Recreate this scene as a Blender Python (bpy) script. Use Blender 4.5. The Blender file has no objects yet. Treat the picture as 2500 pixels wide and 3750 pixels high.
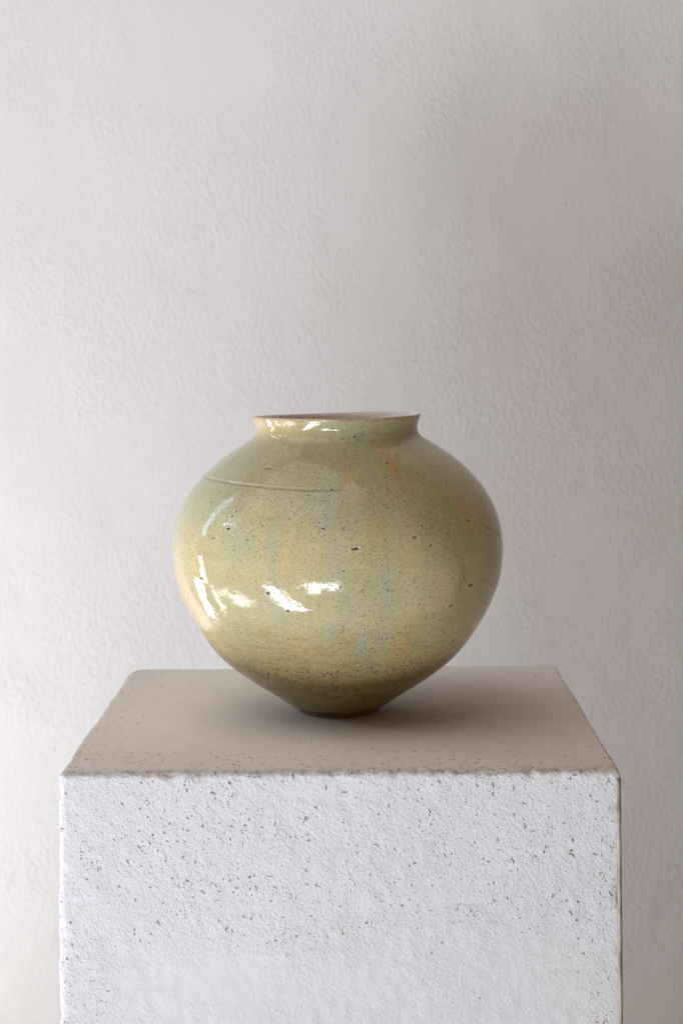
import bpy, math
import numpy as np
from mathutils import Matrix, Vector

S = bpy.context.scene
COL = S.collection
R = math.radians

# ------------------------------------------------------------------ camera
TOP = 0.95                       # height of the plinth top above the floor
CAM_H = TOP + 0.2963
cd = bpy.data.cameras.new("camera")
cam = bpy.data.objects.new("camera", cd)
COL.objects.link(cam)
cd.sensor_fit = 'VERTICAL'
cd.sensor_height = 36.0
cd.sensor_width = 24.0
cd.lens = 57.6
cd.shift_y = -575.0 / 3750.0
cd.clip_start = 0.05
cd.clip_end = 100.0
cd.dof.use_dof = True
cd.dof.focus_distance = 1.235
cd.dof.aperture_fstop = 9.0
cam.matrix_world = Matrix.Translation((0, 0, CAM_H)) @ Matrix.Rotation(R(0.5), 4, 'Y') @ Matrix.Rotation(R(90), 4, 'X')
S.camera = cam

# ------------------------------------------------------------------ light
W = bpy.data.worlds.new("World")
S.world = W
W.use_nodes = True
bg = W.node_tree.nodes["Background"]
bg.inputs[0].default_value = (1.0, 0.64, 0.38, 1)
bg.inputs[1].default_value = 0.17

S.cycles.max_bounces = 6
S.view_settings.view_transform = 'Standard'
S.view_settings.look = 'None'
S.view_settings.exposure = -0.27
S.view_settings.gamma = 1.0
S.view_settings.use_curve_mapping = False


def area(name, loc, aim, sx, sy, radiance, color, roll=0.0):
    """rectangular lamp at loc facing aim; radiance is what it shows when seen directly"""
    ld = bpy.data.lights.new(name, 'AREA')
    ld.shape = 'RECTANGLE'
    ld.size, ld.size_y = sx, sy
    ld.energy = radiance * math.pi * sx * sy
    ld.color = color
    o = bpy.data.objects.new(name, ld)
    COL.objects.link(o)
    d = (Vector(aim) - Vector(loc)).normalized()
    q = d.to_track_quat('-Z', 'Y')
    o.matrix_world = Matrix.Translation(loc) @ q.to_matrix().to_4x4() @ Matrix.Rotation(roll, 4, 'Z')
    return o


def floor_patch(name, x, y, sx, sy, ang, radiance, color):
    """light thrown up from a patch of floor that lies in the sun"""
    o = area(name, (x, y, 0.02), (x, y, 1.0), sx, sy, radiance, color)
    o.matrix_world = Matrix.Translation((x, y, 0.02)) @ Matrix.Rotation(ang, 4, 'Z') @ Matrix.Rotation(math.pi, 4, 'X')
    return o


SUNNY = (1.0, 0.995, 0.96)
SKYLIT = (0.86, 0.90, 1.0)
SKYC = (0.62, 0.78, 1.0)
floor_patch("sunlit_floor_strip", -1.42, -0.09, 2.20, 0.34, R(32), 23.0, (0.813, 0.861, 1.000))
floor_patch("sunlit_floor_front", -0.66, -0.82, 0.34, 0.62, R(-22), 27.0, (0.90, 0.94, 1.0))
floor_patch("sunlit_floor_far", -0.58, -1.42, 1.25, 0.80, R(0), 27.0, (0.90, 0.94, 1.0))
floor_patch("sunlit_floor_side", -1.74, 0.95, 0.75, 0.46, R(-12), 12.4, (0.911, 0.952, 1.000))
floor_patch("sunlit_floor_step", -2.25, 1.32, 0.34, 0.50, R(0), 9, (1.000, 1.000, 1.000))
floor_patch("sunlit_floor_back", -2.15, 1.70, 1.45, 0.15, R(-6), 11.3, (0.938, 0.973, 1.000))
rv = area("sunlit_reveal", (-1.35, 2.03, 0.36), (0, 2.03, 0.36), 0.17, 0.68, 38.75, (0.935, 0.968, 1.000))
_y = Vector((0, -0.43, 0.90)).normalized()
_z = Vector((-1, 0, 0))
_x = _y.cross(_z)
rv.matrix_world = Matrix.Translation((-1.35, 2.03, 0.36)) @ Matrix((_x, _y, _z)).transposed().to_4x4()
area("doorway_low", (-2.0, 1.86, 0.74), (0, 1.37, 0.9), 0.17, 0.60, 12, (0.942, 0.975, 1.000))
area("doorway_sky", (-1.95, 1.90, 2.05), (0, 1.37, 1.1), 0.18, 1.25, 9.5, (0.579, 0.737, 1.000))
area("window_sky", (-2.3, 1.12, 2.12), (0, 1.37, 1.1), 0.42, 0.20, 20, (0.600, 0.800, 1.000))
area("overhead_fill", (-0.75, 0.85, 3.2), (-0.2, 1.3, 0.95), 2.2, 2.0, 1.12, (1.0, 0.95, 0.90))  # added overhead lamp that lifts the plinth top
area("ceiling_bounce_fill", (-2.0, 0.7, 2.9), (-0.2, 1.25, 0.95), 3.0, 2.6, 0.6, (1.0, 0.95, 0.91))  # added fill lamp standing in for bounce from an unseen ceiling


# ------------------------------------------------------------------ helpers
class NT:
    """small helper to write node trees"""
    def __init__(self, name):
        self.m = bpy.data.materials.new(name)
        self.m.use_nodes = True
        self.t = self.m.node_tree
        self.bsdf = self.t.nodes["Principled BSDF"]

    def n(self, kind, ins=None, **props):
        nd = self.t.nodes.new(kind)
        for k, v in props.items():
            setattr(nd, k, v)
        for k, v in (ins or {}).items():
            self.set(nd.inputs[k], v)
        return nd

    def set(self, sock, v):
        if isinstance(v, bpy.types.NodeSocket):
            self.t.links.new(v, sock)
        elif isinstance(v, (tuple, list)) and len(v) == 3 and sock.type == 'RGBA':
            sock.default_value = (*v, 1)
        else:
            sock.default_value = v

    def math(self, op, a, b=0.0, c=0.0, clamp=False):
        nd = self.n('ShaderNodeMath', {0: a, 1: b, 2: c}, operation=op)
        nd.use_clamp = clamp
        return nd.outputs[0]

    def ramp(self, v, lo, hi, a=0.0, b=1.0, smooth=True):
        nd = self.n('ShaderNodeMapRange', {0: v, 1: lo, 2: hi, 3: a, 4: b})
        nd.interpolation_type = 'SMOOTHSTEP' if smooth else 'LINEAR'
        return nd.outputs[0]

    def mix(self, fac, a, b, blend='MIX'):
        nd = self.n('ShaderNodeMix', data_type='RGBA', blend_type=blend)
        self.set(nd.inputs[0], fac)
        self.set(nd.inputs[6], a)
        self.set(nd.inputs[7], b)
        return nd.outputs[2]

    def noise(self, vec, scale, detail=3.0, rough=0.55, out=0, dist=0.0):
        nd = self.n('ShaderNodeTexNoise', {'Vector': vec, 'Scale': scale, 'Detail': detail, 'Roughness': rough, 'Distortion': dist})
        return nd.outputs[out]

    def voronoi(self, vec, scale, feature='F1', rnd=1.0):
        return self.n('ShaderNodeTexVoronoi', {'Vector': vec, 'Scale': scale, 'Randomness': rnd}, feature=feature)

    def mapping(self, vec, scale=(1, 1, 1), loc=(0, 0, 0), rot=(0, 0, 0)):
        return self.n('ShaderNodeMapping', {'Vector': vec, 'Scale': scale, 'Location': loc, 'Rotation': rot}).outputs[0]

    def bump(self, height, dist, strength=1.0, normal=None):
        nd = self.n('ShaderNodeBump', {'Height': height, 'Distance': dist, 'Strength': strength})
        if normal is not None:
            self.set(nd.inputs['Normal'], normal)
        return nd.outputs[0]


def mesh_obj(name, verts, quads, mat, parent=None, tris=None, smooth=True):
    me = bpy.data.meshes.new(name)
    verts = np.asarray(verts, np.float32)
    quads = np.asarray(quads, np.int32).reshape(-1, 4)
    nt = 0 if tris is None else len(tris)
    loops = quads.ravel()
    starts = np.arange(len(quads)) * 4
    if nt:
        tris = np.asarray(tris, np.int32)
        starts = np.concatenate([starts, len(loops) + np.arange(nt) * 3])
        loops = np.concatenate([loops, tris.ravel()])
    me.vertices.add(len(verts))
    me.vertices.foreach_set('co', verts.ravel())
    me.loops.add(len(loops))
    me.loops.foreach_set('vertex_index', loops.astype(np.int32))
    me.polygons.add(len(starts))
    me.polygons.foreach_set('loop_start', starts.astype(np.int32))
    me.polygons.foreach_set('use_smooth', np.full(len(starts), smooth, dtype=bool))
    me.update(calc_edges=True)
    me.validate()
    me.materials.append(mat)
    o = bpy.data.objects.new(name, me)
    COL.objects.link(o)
    if parent:
        o.parent = parent
    return o


def lathe_quads(rows, cols):
    i = np.arange(rows - 1)[:, None]
    j = np.arange(cols)[None, :]
    k = (j + 1) % cols
    a = i * cols + j
    b = i * cols + k
    c = (i + 1) * cols + k
    d = (i + 1) * cols + j
    return np.stack([a, b, c, d], -1).reshape(-1, 4)


_rng = np.random.default_rng(7)
_perm = _rng.permutation(256)
_perm = np.concatenate([_perm, _perm, _perm])
_grad = _rng.normal(size=(256, 3))
_grad /= np.linalg.norm(_grad, axis=1)[:, None]


def perlin(p):
    """gradient noise, about -0.7..0.7, for points p (n,3)"""
    p = np.asarray(p, np.float64)
    i = np.floor(p).astype(np.int64)
    f = p - i
    i &= 255
    u = f * f * f * (f * (f * 6 - 15) + 10)
    res = 0.0
    for dx in (0, 1):
        wx = u[:, 0] if dx else 1 - u[:, 0]
        for dy in (0, 1):
            wy = u[:, 1] if dy else 1 - u[:, 1]
            for dz in (0, 1):
                wz = u[:, 2] if dz else 1 - u[:, 2]
                h = _perm[_perm[_perm[(i[:, 0] + dx) & 255] + ((i[:, 1] + dy) & 255)] + ((i[:, 2] + dz) & 255)]
                g = _grad[h]
                d = g[:, 0] * (f[:, 0] - dx) + g[:, 1] * (f[:, 1] - dy) + g[:, 2] * (f[:, 2] - dz)
                res = res + wx * wy * wz * d
    return res


def sstep(a, b, x):
    t = np.clip((x - a) / (b - a), 0, 1)
    return t * t * (3 - 2 * t)


def spline(pts, n):
    """Catmull-Rom through pts, resampled to n points of even length"""
    P = np.asarray(pts, float)
    P = np.vstack([2 * P[0] - P[1], P, 2 * P[-1] - P[-2]])
    out = []
    t = np.linspace(0, 1, 24, endpoint=False)[:, None]
    for k in range(1, len(P) - 2):
        a, b, c, d = P[k - 1], P[k], P[k + 1], P[k + 2]
        out.append(0.5 * ((2 * b) + (c - a) * t + (2 * a - 5 * b + 4 * c - d) * t ** 2 + (3 * b - a - 3 * c + d) * t ** 3))
    out.append(P[-2][None])
    Q = np.vstack(out)
    s = np.concatenate([[0], np.cumsum(np.linalg.norm(np.diff(Q, axis=0), axis=1))])
    g = np.linspace(0, s[-1], n)
    return np.stack([np.interp(g, s, Q[:, k]) for k in range(Q.shape[1])], 1)


# ------------------------------------------------------------------ materials
def wall_material():
    k = NT("white_plaster_wall")
    co = k.n('ShaderNodeTexCoord').outputs['Object']
    # strokes of the trowel run down to the right, so stretch the relief that way
    v = k.mapping(co, (1.0, 1.0, 0.55), rot=(0, R(-40), 0))
    fine = k.noise(v, 330, 3, 0.6)
    mid = k.noise(v, 170, 2, 0.5)
    broad = k.noise(v, 22, 3, 0.5)
    big = k.noise(co, 3.2, 3, 0.5)
    patch = k.ramp(k.noise(co, 5.0, 3, 0.5), 0.35, 0.65)
    vor = k.voronoi(co, 45)
    dots = k.math('MULTIPLY', k.ramp(vor.outputs['Distance'], 0.05, 0.16, 1, 0), k.ramp(k.n('ShaderNodeSeparateColor', {0: vor.outputs['Color']}).outputs[0], 0.93, 0.95))
    h = k.math('MULTIPLY', k.math('ADD', fine, k.math('MULTIPLY', mid, 0.9)), k.ramp(patch, 0, 1, 0.35, 1.1))
    h = k.math('ADD', h, k.math('MULTIPLY', broad, 0.8))
    h = k.math('SUBTRACT', h, k.math('MULTIPLY', dots, 0.5))
    col = k.mix(k.ramp(big, 0.35, 0.68), (0.80, 0.778, 0.770), (0.80, 0.782, 0.766))
    stain = k.ramp(k.noise(co, 2.6, 5, 0.6), 0.52, 0.72)
    col = k.mix(k.math('MULTIPLY', stain, 0.2), col, (0.76, 0.725, 0.67))
    col = k.mix(k.math('MULTIPLY', dots, 0.25), col, (0.50, 0.46, 0.40))
    k.set(k.bsdf.inputs['Base Color'], col)
    k.set(k.bsdf.inputs['Roughness'], 0.85)
    k.set(k.bsdf.inputs['Specular IOR Level'], 0.2)
    k.set(k.bsdf.inputs['Normal'], k.bump(h, 0.0011, 1.0))
    return k.m


def plinth_material():
    k = NT("rough_white_render")
    co = k.n('ShaderNodeTexCoord').outputs['Object']
    xyz = k.n('ShaderNodeSeparateXYZ', {0: co})
    X, Y, Z = xyz.outputs
    nrm = k.n('ShaderNodeSeparateXYZ', {0: k.n('ShaderNodeNewGeometry').outputs['True Normal']})
    top = k.ramp(k.math('ADD', nrm.outputs[2], k.math('MULTIPLY', k.math('SUBTRACT', k.noise(co, 110, 4, 0.65), 0.5), 0.9)), 0.40, 0.85)
    # zones: rough towards the top and the vertical edges, trowelled smooth lower down
    zn = k.noise(co, 14, 3, 0.55)
    edge = k.math('MAXIMUM', k.ramp(k.math('ABSOLUTE', X), 0.145, 0.198), k.ramp(Z, -0.19, -0.05))
    zone = k.ramp(k.math('ADD', k.math('MULTIPLY', edge, 0.55), zn), 0.50, 0.92)
    tz = k.math('MAXIMUM', k.ramp(Y, -0.07, -0.19), k.ramp(X, -0.13, -0.20))
    tz = k.ramp(k.math('ADD', k.math('MULTIPLY', tz, 0.6), zn), 0.55, 1.0)
    zone = k.n('ShaderNodeMix', {0: top, 2: zone, 3: k.math('ADD', 0.42, k.math('MULTIPLY', tz, 0.55))}, data_type='FLOAT').outputs[0]
    # trowelled flat streaks
    flat = k.ramp(k.noise(k.mapping(co, (0.25, 1, 1.4)), 26, 2, 0.5), 0.56, 0.66)
    g1 = k.noise(co, 780, 3, 0.65)
    g2 = k.noise(k.mapping(co, (1, 1, 1), rot=(0, R(35), 0)), 370, 3, 0.6)
    grain = k.math('ADD', k.math('MULTIPLY', g1, 0.55), g2)
    amp = k.math('ADD', 0.38, k.math('MULTIPLY', zone, 0.30))
    amp = k.math('MULTIPLY', amp, k.math('SUBTRACT', 1.0, k.math('MULTIPLY', flat, 0.4)))
    amp = k.math('MULTIPLY', amp, k.ramp(top, 0, 1, 1.0, 0.45))
    h = k.math('MULTIPLY', grain, amp)
    # crater pits
    wob = k.n('ShaderNodeVectorMath', {0: co, 1: k.n('ShaderNodeVectorMath', {0: k.noise(co, 300, 2, 0.5, out=1), 'Scale': 0.0028}, operation='SCALE').outputs[0]}, operation='ADD').outputs[0]
    keep = k.math('MULTIPLY', k.math('SUBTRACT', 1.0, zone), 0.115)
    clus = k.math('MULTIPLY', k.math('SUBTRACT', k.noise(co, 55, 2, 0.5), 0.5), 0.16)
    off = k.math('SUBTRACT', k.math('ADD', keep, clus), k.math('MULTIPLY', top, 0.020))
    pn1 = k.math('ADD', k.noise(wob, 270, 1, 0.5), off)
    pn2 = k.math('ADD', k.noise(wob, 480, 1, 0.5), off)
    pits = k.math('MAXIMUM', k.ramp(pn1, 0.272, 0.212), k.ramp(pn2, 0.272, 0.215))      # dirty bottoms
    hole = k.math('MAXIMUM', k.ramp(pn1, 0.320, 0.205), k.math('MULTIPLY', k.ramp(pn2, 0.315, 0.215), 0.5))   # the hollows themselves
    h = k.math('SUBTRACT', h, k.math('MULTIPLY', hole, 0.95))
    big = k.noise(co, 9, 4, 0.6)
    white = k.mix(k.ramp(big, 0.3, 0.7), (0.79, 0.79, 0.81), (0.78, 0.77, 0.765))
    dust_and_bounce = k.mix(k.ramp(big, 0.3, 0.7), (0.80, 0.745, 0.71), (0.775, 0.715, 0.675))  # warmer top: some dust, mostly warm bounced light put into the colour
    col = k.mix(top, white, dust_and_bounce)
    # dirt sits in the pits and deepest hollows
    col = k.mix(k.math('MULTIPLY', pits, k.ramp(k.noise(co, 90, 2, 0.5), 0.35, 0.65, 0.12, 0.72)), col, (0.30, 0.21, 0.125))
    low = k.math('MULTIPLY', k.ramp(grain, 0.60, 0.44), k.math('ADD', 0.04, k.math('MULTIPLY', zone, 0.28)))
    col = k.mix(low, col, (0.44, 0.36, 0.27))
    # grimy worn arris along the front of the top
    ar = k.math('MULTIPLY', k.ramp(Y, -0.178, -0.197), k.ramp(Z, -0.0045, -0.001))
    ar = k.math('MULTIPLY', ar, k.ramp(k.noise(co, 130, 4, 0.7), 0.42, 0.60))
    col = k.mix(k.math('MULTIPLY', ar, 0.5), col, (0.36, 0.28, 0.20))
    # faint rusty scribbles low on the front
    sw = k.noise(k.mapping(co, (1, 1, 0.55)), 16, 1, 0.4, dist=1.2)
    line = k.ramp(k.math('ABSOLUTE', k.math('SUBTRACT', sw, 0.5)), 0.0, 0.012, 1, 0)
    box = k.math('MULTIPLY', k.ramp(k.math('ABSOLUTE', k.math('SUBTRACT', X, 0.025)), 0.03, 0.055, 1, 0), k.ramp(k.math('ABSOLUTE', k.math('ADD', Z, 0.115)), 0.025, 0.05, 1, 0))
    box = k.math('MULTIPLY', box, k.ramp(k.noise(co, 60, 2, 0.5), 0.45, 0.6))
    col = k.mix(k.math('MULTIPLY', k.math('MULTIPLY', line, box), 0.35), col, (0.60, 0.38, 0.24))
    k.set(k.bsdf.inputs['Base Color'], col)
    k.set(k.bsdf.inputs['Roughness'], 0.88)
    k.set(k.bsdf.inputs['Specular IOR Level'], 0.15)
    k.set(k.bsdf.inputs['Normal'], k.bump(h, 0.0016, 1.0))
    return k.m


def glaze_material():
    k = NT("celadon_ash_glaze")
    co = k.n('ShaderNodeTexCoord').outputs['Object']
    xyz = k.n('ShaderNodeSeparateXYZ', {0: co})
    X, Y, Z = xyz.outputs
    rad = k.math('MAXIMUM', k.math('SQRT', k.math('ADD', k.math('MULTIPLY', X, X), k.math('MULTIPLY', Y, Y))), 0.001)
    ux = k.math('MULTIPLY', k.math('DIVIDE', X, rad), 0.137)
    uy = k.math('MULTIPLY', k.math('DIVIDE', Y, rad), 0.137)
    run = k.n('ShaderNodeCombineXYZ', {0: ux, 1: uy, 2: k.math('MULTIPLY', Z, 0.16)}).outputs[0]     # runs down the wall
    ring = k.n('ShaderNodeCombineXYZ', {0: k.math('MULTIPLY', ux, 0.14), 1: k.math('MULTIPLY', uy, 0.14), 2: Z}).outputs[0]  # round the wall
    mark = k.n('ShaderNodeSeparateColor', {0: k.n('ShaderNodeAttribute', attribute_name='marks').outputs['Color']})
    PIT, HALO, GREEN = mark.outputs
    st = k.n('ShaderNodeSeparateColor', {0: k.n('ShaderNodeAttribute', attribute_name='stain').outputs['Color']})
    ORANGE, BLUE, OLIVE = st.outputs

    n_soft = k.noise(co, 14, 3, 0.55)
    n_run1 = k.noise(run, 46, 3, 0.6, dist=0.3)
    n_run2 = k.noise(k.mapping(run, loc=(3.1, 1.7, 0.4)), 60, 3, 0.6, dist=0.3)
    n_run3 = k.noise(k.mapping(run, loc=(7.7, 5.2, 2.4)), 95, 3, 0.6)
    blot = k.noise(co, 45, 4, 0.6)

    base = k.mix(k.ramp(n_soft, 0.35, 0.65), (0.645, 0.545, 0.290), (0.535, 0.487, 0.272))
    sage = k.ramp(k.math('ADD', Z, k.math('MULTIPLY', k.math('SUBTRACT', n_run1, 0.5), 0.12)), 0.125, 0.205)
    base = k.mix(k.math('MULTIPLY', sage, 0.75), base, (0.49, 0.465, 0.262))
    ochre = k.math('MULTIPLY', k.ramp(Z, 0.115, 0.075), k.ramp(blot, 0.35, 0.6))
    base = k.mix(k.math('MULTIPLY', ochre, 0.28), base, (0.64, 0.47, 0.19))
    base = k.mix(k.math('MULTIPLY', k.ramp(n_run1, 0.50, 0.68), 0.55), base, (0.46, 0.46, 0.29))
    base = k.mix(k.math('MULTIPLY', k.ramp(n_run2, 0.54, 0.70), 0.50), base, (0.63, 0.44, 0.165))
    base = k.mix(k.math('MULTIPLY', k.ramp(n_run3, 0.56, 0.72), 0.45), base, (0.50, 0.51, 0.36))
    base = k.mix(k.math('MULTIPLY', k.ramp(blot, 0.52, 0.70), 0.25), base, (0.56, 0.46, 0.27))
    w = k.math('MULTIPLY', k.ramp(blot, 0.30, 0.62, 0.6, 1.05), k.ramp(k.noise(k.mapping(run, loc=(1.3, 4.1, 0.9)), 170, 3, 0.6), 0.36, 0.60, 0.45, 1.15))
    base = k.mix(k.math('MULTIPLY', ORANGE, w, clamp=True), base, (0.62, 0.37, 0.14))
    base = k.mix(k.math('MULTIPLY', BLUE, w, clamp=True), base, (0.46, 0.50, 0.385))
    base = k.mix(k.math('MULTIPLY', OLIVE, w, clamp=True), base, (0.30, 0.265, 0.075))
    # thicker olive glaze pooled on the lower wall, with horizontal bands
    rn = k.noise(ring, 210, 3, 0.6)
    lowb = k.ramp(k.math('ADD', Z, k.math('MULTIPLY', k.math('SUBTRACT', n_run1, 0.5), 0.03)), 0.078, 0.022)
    base = k.mix(k.math('MULTIPLY', lowb, 0.85), base, (0.30, 0.235, 0.062))
    base = k.mix(k.math('MULTIPLY', k.math('MULTIPLY', lowb, k.ramp(rn, 0.52, 0.68)), 0.35), base, (0.36, 0.31, 0.13))

    mott = k.noise(k.mapping(co, (1, 1, 1.7)), 300, 3, 0.7)
    base = k.mix(1.0, base, k.n('ShaderNodeCombineColor', {0: k.ramp(mott, 0.30, 0.70, 0.90, 1.05), 1: k.ramp(mott, 0.30, 0.70, 0.91, 1.05), 2: k.ramp(mott, 0.30, 0.70, 0.88, 1.06)}).outputs[0], 'MULTIPLY')

    thr = k.math('MULTIPLY', k.ramp(Z, 0.125, 0.06), k.ramp(k.noise(ring, 330, 3, 0.65), 0.54, 0.36))
    base = k.mix(k.math('MULTIPLY', thr, 0.30), base, (0.30, 0.25, 0.09))
    # iron specks, three sizes
    elong = k.mapping(co, (1, 1, 1.5))
    spk = None
    dens = k.noise(co, 22, 3, 0.6)
    for sc, keep0, r0, r1, amt in ((380, 0.66, 0.10, 0.22, 0.62), (640, 0.40, 0.15, 0.25, 0.62), (190, 0.94, 0.07, 0.14, 0.85)):
        vo = k.voronoi(elong, sc)
        rc = k.n('ShaderNodeSeparateColor', {0: vo.outputs['Color']})
        kp = k.ramp(k.math('ADD', rc.outputs[0], k.math('MULTIPLY', k.math('SUBTRACT', dens, 0.5), 1.0)), keep0, keep0 + 0.02)
        rr = k.math('ADD', r0, k.math('MULTIPLY', rc.outputs[1], r1))
        s = k.math('MULTIPLY', k.math('MULTIPLY', k.ramp(vo.outputs['Distance'], k.math('MULTIPLY', rr, 1.15), k.math('MULTIPLY', rr, 0.7)), kp), amt)
        spk = s if spk is None else k.math('MAXIMUM', spk, s)
    # dashes dragged round the lower wall
    dz = k.n('ShaderNodeCombineXYZ', {0: k.math('MULTIPLY', ux, 0.30), 1: k.math('MULTIPLY', uy, 0.30), 2: Z}).outputs[0]
    vo = k.voronoi(dz, 640)
    rc = k.n('ShaderNodeSeparateColor', {0: vo.outputs['Color']})
    band = k.math('MULTIPLY', k.ramp(Z, 0.066, 0.045), k.ramp(Z, 0.010, 0.022))
    band = k.math('MULTIPLY', band, k.ramp(k.noise(ring, 120, 2, 0.5), 0.34, 0.52))
    dash = k.math('MULTIPLY', k.ramp(vo.outputs['Distance'], 0.42, 0.26), k.ramp(rc.outputs[0], 0.40, 0.45))
    dash = k.math('MAXIMUM', dash, k.ramp(k.noise(dz, 700, 2, 0.6), 0.41, 0.32))
    dash = k.math('MULTIPLY', k.math('MULTIPLY', dash, band), 0.9)
    spk = k.math('MAXIMUM', spk, dash)
    col = k.mix(spk, base, (0.060, 0.048, 0.022))
    # crackle
    ve = k.voronoi(k.n('ShaderNodeVectorMath', {0: co, 1: k.n('ShaderNodeVectorMath', {0: k.noise(co, 120, 2, 0.5, out=1), 'Scale': 0.006}, operation='SCALE').outputs[0]}, operation='ADD').outputs[0], 190, 'DISTANCE_TO_EDGE')
    crack = k.math('MULTIPLY', k.ramp(ve.outputs['Distance'], 0.0, 0.06, 1, 0), k.ramp(k.noise(co, 10, 2, 0.5), 0.45, 0.6))
    col = k.mix(k.math('MULTIPLY', crack, 0.13), col, (0.20, 0.17, 0.10))
    # halo, pits, green glass pooled in dents
    col = k.mix(k.math('MULTIPLY', HALO, 0.7), col, (0.62, 0.50, 0.37))
    col = k.mix(k.math('MULTIPLY', GREEN, 0.75), col, (0.17, 0.19, 0.085))
    col = k.mix(k.math('MULTIPLY', PIT, 0.93), col, (0.055, 0.038, 0.022))
    # brown lip where the glaze is thin, and the unfired line above the foot
    Zl = k.math('SUBTRACT', Z, k.math('MULTIPLY', X, 0.012))
    lip = k.math('MULTIPLY', k.ramp(k.math('ADD', Zl, k.math('MULTIPLY', k.math('SUBTRACT', k.noise(co, 90, 4, 0.65), 0.5), 0.008)), 0.2425, 0.2450), 1.0)
    side = k.ramp(X, 0.055, -0.06, 0.35, 1.0)
    lipc = k.mix(k.ramp(k.noise(co, 140, 3, 0.7), 0.40, 0.54), (0.60, 0.48, 0.32), (0.34, 0.165, 0.05))
    col = k.mix(k.math('MULTIPLY', lip, k.ramp(side, 0.35, 1.0, 0.35, 0.9)), col, lipc)
    col = k.mix(k.math('MULTIPLY', k.ramp(k.math('ADD', Zl, k.math('MULTIPLY', k.math('SUBTRACT', blot, 0.5), 0.002)), 0.2447, 0.2453), 0.6), col, (0.66, 0.56, 0.43))  # pale line on the lip edge: its catch of light, painted in
    neck = k.math('MULTIPLY', k.ramp(Z, 0.225, 0.236), k.ramp(X, 0.01, -0.05))
    col = k.mix(k.math('MULTIPLY', neck, 0.45), col, (0.60, 0.44, 0.20))
    ft = k.ramp(k.math('ADD', Z, k.math('MULTIPLY', k.math('SUBTRACT', blot, 0.5), 0.003)), 0.0068, 0.0048)
    col = k.mix(k.math('MULTIPLY', ft, 0.8), col, (0.16, 0.075, 0.035))
    k.set(k.bsdf.inputs['Base Color'], col)
    rough = k.math('ADD', 0.03, k.math('MULTIPLY', spk, 0.25))
    rough = k.math('ADD', rough, k.math('MULTIPLY', PIT, 0.4))
    rough = k.math('ADD', rough, k.math('MULTIPLY', lowb, 0.10))
    k.set(k.bsdf.inputs['Roughness'], rough)
    k.set(k.bsdf.inputs['IOR'], 1.52)
    hgt = k.math('ADD', k.math('MULTIPLY', k.noise(k.mapping(co, (1, 1, 1.8)), 38, 2, 0.5), 0.30), k.math('MULTIPLY', k.math('ADD', k.math('MULTIPLY', k.noise(k.mapping(co, (1, 1, 1.5)), 190, 4, 0.65), k.ramp(k.noise(co, 30, 3, 0.6), 0.45, 0.62, 0.03, 0.12)), k.math('MULTIPLY', k.noise(co, 430, 2, 0.6), 0.04)), 1.0))
    hgt = k.math('ADD', hgt, k.math('MULTIPLY', rn, k.math('ADD', 0.015, k.math('MULTIPLY', lowb, 0.22))))
    hgt = k.math('SUBTRACT', hgt, k.math('MULTIPLY', spk, 0.10))
    hgt = k.math('SUBTRACT', hgt, k.math('MULTIPLY', crack, 0.02))
    k.set(k.bsdf.inputs['Normal'], k.bump(hgt, 0.0011, 0.9))
    return k.m


def interior_material():
    k = NT("pale_speckled_inner_glaze")
    co = k.n('ShaderNodeTexCoord').outputs['Object']
    vo = k.voronoi(co, 210)
    rc = k.n('ShaderNodeSeparateColor', {0: vo.outputs['Color']})
    s = k.math('MULTIPLY', k.ramp(vo.outputs['Distance'], 0.34, 0.20), k.ramp(rc.outputs[0], 0.74, 0.80))
    col = k.mix(k.ramp(k.noise(co, 20, 3), 0.35, 0.65), (0.74, 0.66, 0.61), (0.68, 0.60, 0.55))
    col = k.mix(k.math('MULTIPLY', s, 0.75), col, (0.17, 0.12, 0.09))
    k.set(k.bsdf.inputs['Base Color'], col)
    k.set(k.bsdf.inputs['Roughness'], 0.18)
    k.set(k.bsdf.inputs['Normal'], k.bump(k.noise(co, 70, 3), 0.0008, 0.7))
    return k.m


def clay_material():
    k = NT("bare_brown_stoneware")
    co = k.n('ShaderNodeTexCoord').outputs['Object']
    col = k.mix(k.ramp(k.noise(co, 120, 4, 0.6), 0.35, 0.65), (0.20, 0.115, 0.07), (0.27, 0.165, 0.105))
    k.set(k.bsdf.inputs['Base Color'], col)
    k.set(k.bsdf.inputs['Roughness'], 0.75)
    k.set(k.bsdf.inputs['Normal'], k.bump(k.noise(co, 500, 3), 0.0006, 0.6))
    return k.m


def bead_material():
    k = NT("worn_metal_corner_bead")
    co = k.n('ShaderNodeTexCoord').outputs['Object']
    n = k.noise(k.mapping(co, (1, 1, 0.3)), 90, 4, 0.65)
    col = k.mix(k.ramp(n, 0.42, 0.56), (0.27, 0.22, 0.165), (0.50, 0.44, 0.38))
    col = k.mix(k.ramp(k.noise(co, 60, 4, 0.7), 0.55, 0.68, 0, 0.6), col, (0.70, 0.66, 0.62))
    k.set(k.bsdf.inputs['Base Color'], col)
    k.set(k.bsdf.inputs['Metallic'], 0.0)
    k.set(k.bsdf.inputs['Roughness'], 0.5)
    k.set(k.bsdf.inputs['Normal'], k.bump(n, 0.001, 0.8))
    return k.m


def floor_material():
    k = NT("pale_stone_floor")
    co = k.n('ShaderNodeTexCoord').outputs['Object']
    col = k.mix(k.ramp(k.noise(co, 5, 5, 0.6), 0.35, 0.65), (0.46, 0.42, 0.37), (0.40, 0.36, 0.32))
    k.set(k.bsdf.inputs['Base Color'], col)
    k.set(k.bsdf.inputs['Roughness'], 0.7)
    k.set(k.bsdf.inputs['Normal'], k.bump(k.noise(co, 60, 4), 0.003, 0.5))
    return k.m


# ------------------------------------------------------------------ setting
WALL_Y = 2.40


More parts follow.
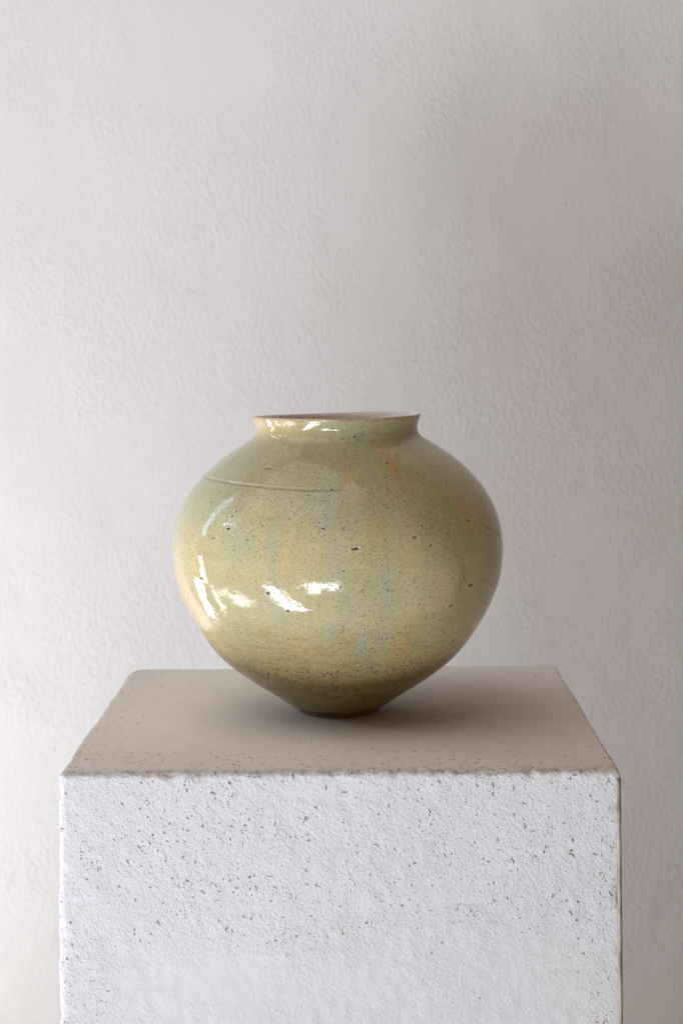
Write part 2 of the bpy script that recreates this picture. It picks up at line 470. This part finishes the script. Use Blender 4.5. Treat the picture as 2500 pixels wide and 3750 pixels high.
def build_wall():
    nx, nz = 220, 170
    x = np.linspace(-3.0, 3.0, nx)
    z = np.linspace(0, 3.4, nz)
    gx, gz = np.meshgrid(x, z)
    p = np.stack([gx.ravel(), np.zeros(gx.size), gz.ravel()], 1)
    p[:, 1] = 0.004 * perlin(p * 1.7 + 3.3) + 0.002 * perlin(p * 6.0)
    i = np.arange(nz - 1)[:, None] * nx + np.arange(nx - 1)[None, :]
    front = np.stack([i, i + 1, i + nx + 1, i + nx], -1).reshape(-1, 4)
    n0 = len(p)
    back = np.array([[-3, .15, 0], [3, .15, 0], [3, .15, 3.4], [-3, .15, 3.4]])
    c = [0, nx - 1, nz * nx - 1, (nz - 1) * nx]
    b = [n0, n0 + 1, n0 + 2, n0 + 3]
    extra = [[b[1], b[0], b[3], b[2]]] + [[c[a], b[a], b[(a + 1) % 4], c[(a + 1) % 4]] for a in range(4)]
    o = mesh_obj("wall_back", np.vstack([p, back]), np.vstack([front, extra]), wall_material())
    o.location = (0, WALL_Y, 0)
    o["kind"] = "structure"
    return o


def build_floor():
    v = [(-3, -2.2, 0), (3, -2.2, 0), (3, WALL_Y + .05, 0), (-3, WALL_Y + .05, 0),
         (-3, -2.2, -.1), (3, -2.2, -.1), (3, WALL_Y + .05, -.1), (-3, WALL_Y + .05, -.1)]
    q = [(0, 1, 2, 3), (7, 6, 5, 4), (0, 4, 5, 1), (1, 5, 6, 2), (2, 6, 7, 3), (3, 7, 4, 0)]
    o = mesh_obj("floor", v, q, floor_material(), smooth=False)
    o["kind"] = "structure"
    return o


# ------------------------------------------------------------------ plinth
PC = np.array([(-0.205, 1.168), (0.195, 1.162), (0.202, 1.560), (-0.202, 1.556)])   # footprint corners
PMID = np.array([-0.003, 1.362])


def footprint(nside):
    """rounded quadrilateral: points and outward normals, front-left corner first"""
    rad = [0.006, 0.004, 0.016, 0.016]
    C = PC - PMID
    pts = []
    for k in range(4):
        a, b, c = C[k - 1], C[k], C[(k + 1) % 4]
        u = (a - b) / np.linalg.norm(a - b)
        w = (c - b) / np.linalg.norm(c - b)
        r = rad[k]
        o = b + (u + w) * r
        m = 10
        t0, t1 = -w, -u
        arc = []
        for q in np.linspace(0, 1, m):
            d = t0 * math.cos(q * math.pi / 2) + t1 * math.sin(q * math.pi / 2)
            arc.append(o + d * r)
        pts.append(np.array(arc)[::-1] if np.dot(arc[0] - a, arc[0] - a) > np.dot(arc[-1] - a, arc[-1] - a) else np.array(arc))
    line = []
    for k in range(4):
        line.append(pts[k])
        s, e = pts[k][-1], pts[(k + 1) % 4][0]
        t = np.linspace(0, 1, nside)[1:-1, None]
        line.append(s * (1 - t) + e * t)
    P = np.vstack(line)
    T = np.roll(P, -1, 0) - np.roll(P, 1, 0)
    N = np.stack([T[:, 1], -T[:, 0]], 1)
    N /= np.linalg.norm(N, axis=1)[:, None]
    return P, N


def build_plinth():
    P, N = footprint(250)
    n = len(P)
    rt = 0.0045
    zs = np.concatenate([np.linspace(-TOP, -0.42, 12), np.arange(-0.36, -0.03, 0.0018), np.arange(-0.03, -rt, 0.0009)])
    V, NN = [], []
    for z in zs:
        V.append(np.column_stack([P, np.full(n, z)]))
        NN.append(np.column_stack([N, np.zeros(n)]))
    for a in np.linspace(0, math.pi / 2, 8):
        V.append(np.column_stack([P - N * rt * (1 - math.cos(a)), np.full(n, -rt + rt * math.sin(a))]))
        NN.append(np.column_stack([N * math.cos(a), np.full(n, math.sin(a))]))
    inner = P - N * rt
    for t in np.concatenate([np.linspace(0.994, 0.9, 16), np.linspace(0.885, 0.01, 60)]):
        V.append(np.column_stack([inner * t, np.zeros(n)]))
        NN.append(np.column_stack([np.zeros((n, 2)), np.ones(n)]))
    rows = len(V)
    V = np.vstack(V)
    NN = np.vstack(NN)
    # hand-made unevenness, coarse render, ragged top arris
    d = 0.0016 * perlin(V * 9.0) + 0.0007 * perlin(V * 38 + 5) + 0.0005 * perlin(V * 130 + 9)
    eh = np.abs(V[:, 2])
    r_in = np.min(np.stack([0.1985 - np.abs(V[:, 0] + 0.0), 0.1965 - np.abs(V[:, 1])]), 0)
    near_edge = np.exp(-(eh / 0.006) ** 2) * np.exp(-(np.clip(r_in, 0, None) / 0.006) ** 2)
    chip = np.clip(perlin(V * 70 + 21) - 0.05, 0, None) * 3.0 + np.clip(perlin(V * 330 + 4), 0, None) * 0.9 + np.clip(perlin(V * 620 + 14), 0, None) * 0.6
    chip *= np.where(V[:, 1] < -0.188, 1.0, 0.30)
    d -= 0.0017 * near_edge * chip
    rc = np.min([np.hypot(V[:, 0] - (c[0] - PMID[0]), V[:, 1] - (c[1] - PMID[1])) for c in PC], 0)
    arris = np.exp(-(rc / 0.007) ** 2)
    d += arris * (0.0013 * perlin(V * np.array([20, 20, 45.0]) + 7) - 0.0022 * np.clip(perlin(V * 95 + 40) - 0.10, 0, None) * 2 - 0.0012 * np.clip(perlin(V * 260 + 17), 0, None))
    flat = NN[:, 2] > 0.95
    d[flat] *= 0.55
    V = V + NN * d[:, None]
    # keep the standing surface under the vase level
    rr = np.hypot(V[:, 0] + 0.0017, V[:, 1] - 0.007)
    seat = flat & (rr < 0.08)
    k = sstep(0.05, 0.08, rr)
    V[seat, 2] *= k[seat]
    quads = lathe_quads(rows, n)
    cen = len(V)
    V = np.vstack([V, [[0, 0, 0]], [[0, 0, -TOP]]])
    j = np.arange(n)
    tris = np.vstack([np.column_stack([(rows - 1) * n + j, (rows - 1) * n + (j + 1) % n, np.full(n, cen)]),
                      np.column_stack([(j + 1) % n, j, np.full(n, cen + 1)])])
    o = mesh_obj("plinth", V, quads, plinth_material(), tris=tris)
    o.location = (PMID[0], PMID[1], TOP)
    o["label"] = "square rough white plastered plinth with pitted front, carrying the vase"
    o["category"] = "plinth"
    # exposed metal bead at the right front corner
    m = 260
    zz = np.linspace(-TOP + 0.004, -0.006, m)
    c = PC[1] - PMID
    q = np.column_stack([np.zeros(m), np.zeros(m), zz])
    wx = 0.0007 * perlin(q * 60 + 2) + 0.0003 * perlin(q * 300)
    prof = [(-0.0016, -0.0004), (-0.0010, -0.0014), (0.0002, -0.0016), (0.0014, -0.0006), (0.0018, 0.0010), (0.0012, 0.0024), (-0.0020, 0.0026), (-0.0026, 0.0008)]
    bv = []
    for k in range(m):
        for (a, b) in prof:
            bv.append((c[0] - 0.0012 + a + wx[k], c[1] + 0.0012 + b, zz[k]))
    caps = [[3, 2, 1, 0], [7, 4, 3, 0], [7, 6, 5, 4]]
    top = [[(m - 1) * 8 + t for t in f[::-1]] for f in caps]
    bq = np.vstack([lathe_quads(m, 8), caps, top])
    b = mesh_obj("corner_bead", bv, bq, bead_material(), parent=o)
    b["label"] = "dark worn metal corner strip showing through chipped plaster"
    return o


# ------------------------------------------------------------------ vase
VX, VY = -0.0047, 1.369
OUT = [(0.0360, 0.0040), (0.0376, 0.0046), (0.0448, 0.0090), (0.0530, 0.0147), (0.0619, 0.0207), (0.0706, 0.0264), (0.0785, 0.0319), (0.0857, 0.0371),
       (0.0919, 0.0422), (0.0973, 0.0472), (0.1020, 0.0521), (0.1062, 0.0571), (0.1100, 0.0622), (0.1135, 0.0673), (0.1168, 0.0724), (0.1198, 0.0775),
       (0.1227, 0.0827), (0.1254, 0.0878), (0.1279, 0.0929), (0.1301, 0.0980), (0.1321, 0.1030), (0.1337, 0.1081), (0.1350, 0.1131), (0.1360, 0.1182),
       (0.1367, 0.1233), (0.1372, 0.1284), (0.1374, 0.1335), (0.1374, 0.1386), (0.1370, 0.1436), (0.1364, 0.1487), (0.1355, 0.1538), (0.1342, 0.1590),
       (0.1326, 0.1641), (0.1305, 0.1692), (0.1281, 0.1743), (0.1252, 0.1794), (0.1218, 0.1846), (0.1178, 0.1897), (0.1134, 0.1949), (0.1084, 0.2000),
       (0.1028, 0.2052), (0.0963, 0.2104), (0.0890, 0.2156), (0.0809, 0.2209), (0.0728, 0.2258), (0.0699, 0.2283), (0.0682, 0.2310), (0.0675, 0.2338),
       (0.0676, 0.2365), (0.0682, 0.2390), (0.0690, 0.2414), (0.0699, 0.2436), (0.0703, 0.2448), (0.0700, 0.2457), (0.0692, 0.2461)]
INN = [(0.0692, 0.2461), (0.0676, 0.2458), (0.0665, 0.2446), (0.0655, 0.2420), (0.0644, 0.2380), (0.0638, 0.2340), (0.0640, 0.2300), (0.0655, 0.2260), (0.0700, 0.2222),
       (0.0780, 0.2170), (0.0930, 0.2062), (0.1100, 0.1905), (0.1220, 0.1743), (0.1300, 0.1540), (0.1320, 0.1360), (0.1300, 0.1150),
       (0.1220, 0.0920), (0.1080, 0.0680), (0.0900, 0.0480), (0.0700, 0.0330), (0.0480, 0.0200), (0.0250, 0.0130), (0.0010, 0.0120)]


def uneven(V):
    """the pot is hand-thrown: slightly out of round, lip a little higher on the right"""
    x, y, z = V.T
    t = sstep(0.13, 0.245, z)
    V = V.copy()
    V[:, 2] += t * (0.012 * x + 0.0006 * np.sin(2 * np.arctan2(y, x) + 0.7))
    s = 1 + 0.0025 * np.cos(2 * np.arctan2(y, x) + 1.0) * sstep(0.0, 0.05, z)
    V[:, 0] *= s
    V[:, 1] *= s
    return V


# marks on the glaze: (angle from the front in degrees, + to the right; height; width mm; height mm; tilt deg; kind)
MARKS = [(-32.51, 0.2081, 8.4, 2.62, 0, 'green'), (24.9, 0.2115, 4.13, 1.53, 5, 'dark'), (20.86, 0.2013, 2.01, 1.31, 0, 'speck'), (-4.28, 0.1657, 2.51, 1.53, -10, 'dark'), (6.04, 0.1504, 6.28, 2.41, 0, 'dark'), (-39.14, 0.1633, 4.03, 2.19, 0, 'dark'), (-38.89, 0.1723, 2.14, 1.53, 0, 'dark'), (-37.75, 0.1761, 2.11, 1.31, 0, 'dark'), (-23.51, 0.1715, 2.73, 1.31, 0, 'green'), (-45.49, 0.1551, 7.13, 1.75, 0, 'green'), (29.6, 0.1653, 2.64, 1.53, 40, 'dark'), (26.11, 0.1571, 4.18, 2.41, 0, 'green'), (51.31, 0.1653, 5.67, 2.62, -10, 'green'), (63.52, 0.1565, 8.88, 3.06, 0, 'green'), (15.31, 0.2327, 9.5, 2.84, 16, 'chip'), (46.34, 0.1225, 2.41, 1.97, 0, 'dark'), (50.19, 0.1153, 7.81, 1.75, 8, 'dark'), (56.98, 0.116, 26.76, 0.66, 14, 'scratch'), (42.34, 0.1012, 6.76, 1.31, 5, 'dark'), (53.48, 0.0685, 9.1, 2.62, 12, 'green'), (-37.78, 0.081, 2.11, 1.31, -30, 'speck'), (-18.37, 0.0788, 2.2, 1.53, 0, 'speck'), (-25.43, 0.1668, 2.31, 1.53, 20, 'green'), (-22.87, 0.1156, 2.94, 2.41, 0, 'dark'), (-16.58, 0.1022, 2.61, 1.97, 0, 'dark'), (-51.31, 0.1223, 3.0, 1.97, 0, 'dark'), (39.6, 0.1575, 3.79, 1.31, -35, 'speck'), (55.56, 0.1532, 3.32, 1.31, 0, 'speck'), (31.82, 0.1503, 2.45, 1.31, 50, 'speck'), (-51.97, 0.0711, 4.73, 1.09, -40, 'speck'), (72.85, 0.1499, 2.98, 3.5, 10, 'speck'), (-53.34, 0.1811, 3.49, 0.88, -30, 'speck'), (2.25, 0.185, 1.46, 1.09, 0, 'speck'), (-5.71, 0.17, 2.09, 1.97, 0, 'green'), (1.33, 0.1217, 1.88, 1.31, 0, 'speck'), (16.33, 0.1185, 2.17, 1.75, 0, 'speck'), (8.61, 0.0988, 1.26, 1.09, 0, 'speck'), (34.69, 0.0957, 2.03, 1.09, 0, 'speck'), (20.34, 0.1316, 1.78, 1.09, 0, 'speck'), (-1.76, 0.1939, 1.67, 1.53, 0, 'dark'), (-7.24, 0.1505, 1.68, 1.31, 0, 'green'), (-16.11, 0.1721, 1.52, 1.09, 0, 'speck')]
GROOVE = [(-76.5, 0.1979), (-60.61, 0.1971), (-49.27, 0.1964), (-34.37, 0.1952), (-21.72, 0.1938), (-10.6, 0.1931), (2.42, 0.1932)]
STAINS = [(4.07, 0.2074, 2.8, 0.0125, 0.75, 0), (26.35, 0.2124, 2.9, 0.0167, 0.8, 0), (1.51, 0.0846, 1.1, 0.0063, 0.95, 0), (5.33, 0.0775, 2.0, 0.0125, 0.6, 0), (14.27, 0.0882, 1.5, 0.0167, 0.6, 0), (-66.38, 0.0999, 10.3, 0.025, 0.6, 0), (-50.27, 0.1392, 2.6, 0.0125, 0.5, 0), (50.31, 0.1753, 2.6, 0.0167, 0.4, 0), (-11.35, 0.0681, 5.6, 0.0083, 0.35, 0), (-44.3, 0.2286, 3.8, 0.0094, 0.5, 0), (-35.01, 0.1252, 4.5, 0.0083, 0.3, 0), (-15.14, 0.1338, 5.7, 0.0125, 0.25, 0), (59.87, 0.1651, 2.6, 0.0146, 0.4, 0), (25.15, 0.0633, 2.0, 0.0104, 0.4, 0), (-4.03, 0.1802, 5.1, 0.0229, 0.9, 1), (-0.28, 0.1524, 2.3, 0.0271, 0.6, 1), (17.21, 0.1205, 2.9, 0.0354, 0.6, 1), (9.59, 0.0726, 3.2, 0.0167, 1.0, 1), (15.76, 0.088, 2.1, 0.0229, 0.7, 1), (-2.01, 0.0869, 2.4, 0.0083, 0.9, 1), (15.92, 0.2228, 6.7, 0.0125, 0.45, 1), (-34.02, 0.1504, 6.6, 0.0167, 0.4, 1), (29.64, 0.1291, 4.2, 0.025, 0.4, 1), (-20.34, 0.1103, 3.9, 0.0208, 0.35, 1), (39.04, 0.0766, 4.7, 0.0125, 0.4, 1), (45.51, 0.115, 2.1, 0.0187, 0.55, 2), (35.77, 0.1653, 6.8, 0.025, 0.3, 2), (-16.66, 0.2192, 2.9, 0.0125, 0.3, 2), (48.08, 0.2255, 5.5, 0.0042, 0.35, 2), (-39.6, 0.1985, 2.4, 0.0083, 0.2, 2)]


def build_vase():
    root = bpy.data.objects.new("ceramic_vase", None)
    COL.objects.link(root)
    root.empty_display_size = 0.1
    root.location = (VX, VY, TOP)
    root["label"] = "round olive green glazed ceramic vase with short flared neck on white plinth"
    root["category"] = "vase"

    prof = spline(OUT, 520)
    # angle 0 faces the camera; finer on the front half
    th = np.concatenate([np.linspace(-105, 105, 720, endpoint=False), np.linspace(105, 255, 200, endpoint=False)])
    th = np.radians(th)
    cols = len(th)
    r, z = prof[:, 0], prof[:, 1]
    T = np.gradient(prof, axis=0)
    T /= np.linalg.norm(T, axis=1)[:, None]
    nr, nz = T[:, 1], -T[:, 0]
    TH, RR = np.meshgrid(th, r)
    ZZ = np.repeat(z[:, None], cols, 1)
    p3 = np.column_stack([(0.137 * np.sin(TH)).ravel(), (-0.137 * np.cos(TH)).ravel(), ZZ.ravel()])
    body = sstep(0.004, 0.02, ZZ.ravel()) * sstep(0.2445, 0.236, ZZ.ravel())
    d = 0.00055 * perlin(p3 * 14) + 0.00016 * perlin(p3 * np.array([14, 14, 120.0]) + 4)
    low = sstep(0.075, 0.03, ZZ.ravel())
    d += low * 0.00014 * perlin(p3 * np.array([30, 30, 420.0]) + 8)
    d *= body
    marks = np.zeros((len(p3), 4), np.float32)
    marks[:, 3] = 1
    stain = np.zeros((len(p3), 4), np.float32)
    stain[:, 3] = 1
    A = TH.ravel()
    Rr = RR.ravel()
    Zr = ZZ.ravel()
    # arc length along the profile so that marks keep their shape on the shoulder
    s_arc = np.concatenate([[0], np.cumsum(np.linalg.norm(np.diff(prof, axis=0), axis=1))])
    Sr = np.repeat(s_arc[:, None], cols, 1).ravel()
    jit = perlin(p3 * 700 + 3)
    jit2 = perlin(p3 * 260 + 31)

    def arc_of(zc):
        return np.interp(zc, z, s_arc)
    for (ang, zc, wmm, hmm, tilt, kind) in MARKS:
        sc = arc_of(zc)
        a = math.radians(ang)
        sel = np.where((np.abs(A - a) < 0.25) & (np.abs(Sr - sc) < 0.03))[0]
        du = (A[sel] - a) * Rr[sel]
        dv = Sr[sel] - sc
        c, s = math.cos(math.radians(tilt)), math.sin(math.radians(tilt))
        u = (du * c + dv * s) / (wmm * 0.0005)
        v = (-du * s + dv * c) / (hmm * 0.0005)
        q = np.sqrt(u * u + v * v) + 0.55 * jit[sel] + 0.35 * jit2[sel]
        core = sstep(1.1, 0.7, q)
        halo = sstep(2.3, 1.1, q)
        if kind == 'dark':
            marks[sel, 0] = np.maximum(marks[sel, 0], core)
            marks[sel, 1] = np.maximum(marks[sel, 1], halo * 0.8)
            d[sel] -= 0.0010 * core
            d[sel] += 0.00025 * halo * (1 - core)
        elif kind == 'speck':
            marks[sel, 0] = np.maximum(marks[sel, 0], core * 0.9)
            d[sel] -= 0.0003 * core
        elif kind == 'green':
            marks[sel, 2] = np.maximum(marks[sel, 2], core)
            marks[sel, 1] = np.maximum(marks[sel, 1], halo * 0.45)
            d[sel] -= 0.0006 * core
        elif kind == 'scratch':
            marks[sel, 0] = np.maximum(marks[sel, 0], core * 0.55)
            d[sel] -= 0.0003 * core
        elif kind == 'chip':
            rim = sstep(0.55, 0.85, q) * sstep(1.15, 0.9, q)
            marks[sel, 0] = np.maximum(marks[sel, 0], rim * 0.75)
            marks[sel, 1] = np.maximum(marks[sel, 1], core)
            d[sel] -= 0.0009 * core
    # incised line round the left shoulder: groove with a raised lip above, green glaze pooled in it
    ga = np.radians([g[0] for g in GROOVE])
    gz = np.array([g[1] for g in GROOVE])
    sel = np.where((A > ga[0] - 0.9) & (A < ga[-1] + 0.12) & (np.abs(Zr - 0.19) < 0.04))[0]
    ext_a = np.concatenate([[ga[0] - 0.9], ga])
    ext_z = np.concatenate([[gz[0] + 0.010], gz])
    zc = np.interp(A[sel], ext_a, ext_z)
    dv = Sr[sel] - np.interp(zc, z, s_arc) + 0.0003 * jit2[sel]
    fade = sstep(ga[-1] + 0.10, ga[-1] - 0.12, A[sel])
    g = np.exp(-(dv / 0.0009) ** 2) * fade
    up = np.exp(-((dv - 0.0021) / 0.0013) ** 2) * fade
    d[sel] += -0.00055 * g + 0.00016 * up
    marks[sel, 2] = np.maximum(marks[sel, 2], g * 0.6)
    marks[sel, 1] = np.maximum(marks[sel, 1], up * 0.28)
    for (ang, zc, wdeg, hz, amt, ch) in STAINS:
        q = ((A - math.radians(ang) + 0.02 * jit2) / math.radians(wdeg)) ** 2 + ((Zr - zc) / hz) ** 2
        stain[:, ch] = np.maximum(stain[:, ch], amt * np.exp(-q))
    rd = Rr + d * np.repeat(nr[:, None], cols, 1).ravel()
    zd = Zr + d * np.repeat(nz[:, None], cols, 1).ravel()
    V = np.column_stack([rd * np.sin(A), -rd * np.cos(A), zd])
    V = uneven(V)
    b = mesh_obj("body", V, lathe_quads(len(prof), cols), glaze_material(), parent=root)
    for nm, arr in (("marks", marks), ("stain", stain)):
        at = b.data.attributes.new(nm, 'FLOAT_COLOR', 'POINT')
        at.data.foreach_set('color', arr.ravel())
    b["label"] = "olive green and amber streaked glazed outside of the vase"

    # inside of the neck and belly
    pi = spline(INN, 150)
    ci = 256
    ti = np.linspace(0, 2 * math.pi, ci, endpoint=False)
    V = np.column_stack([(pi[:, :1] * np.sin(ti)).ravel(), (-pi[:, :1] * np.cos(ti)).ravel(), np.repeat(pi[:, 1], ci)])
    V = uneven(V)
    nV = len(V)
    V = np.vstack([V, [[0, 0, 0.012]]])
    j = np.arange(ci)
    tr = np.column_stack([(len(pi) - 1) * ci + j, (len(pi) - 1) * ci + (j + 1) % ci, np.full(ci, nV)])
    o = mesh_obj("interior", V, lathe_quads(len(pi), ci), interior_material(), parent=root, tris=tr)
    o["label"] = "pale pinkish speckled inside of the vase mouth"

    # turned foot
    pf = spline([(0.0010, 0.0026), (0.0235, 0.0026), (0.0250, 0.0004), (0.0262, 0.0000), (0.0312, 0.0000), (0.0328, 0.0004), (0.0336, 0.0014), (0.0341, 0.0030), (0.0346, 0.0044), (0.0352, 0.0052)], 70)
    tf = np.linspace(0, 2 * math.pi, 360, endpoint=False)
    V = np.column_stack([(pf[:, :1] * np.sin(tf)).ravel(), (-pf[:, :1] * np.cos(tf)).ravel(), np.repeat(pf[:, 1], 360)])
    w = 0.0003 * perlin(V * 90)
    V[:, :2] *= (1 + w / 0.034)[:, None]
    o = mesh_obj("foot_ring", V, lathe_quads(len(pf), 360), clay_material(), parent=root)
    o["label"] = "thin bare brown clay foot under the glaze"
    return root


build_wall()
build_floor()
build_plinth()
build_vase()
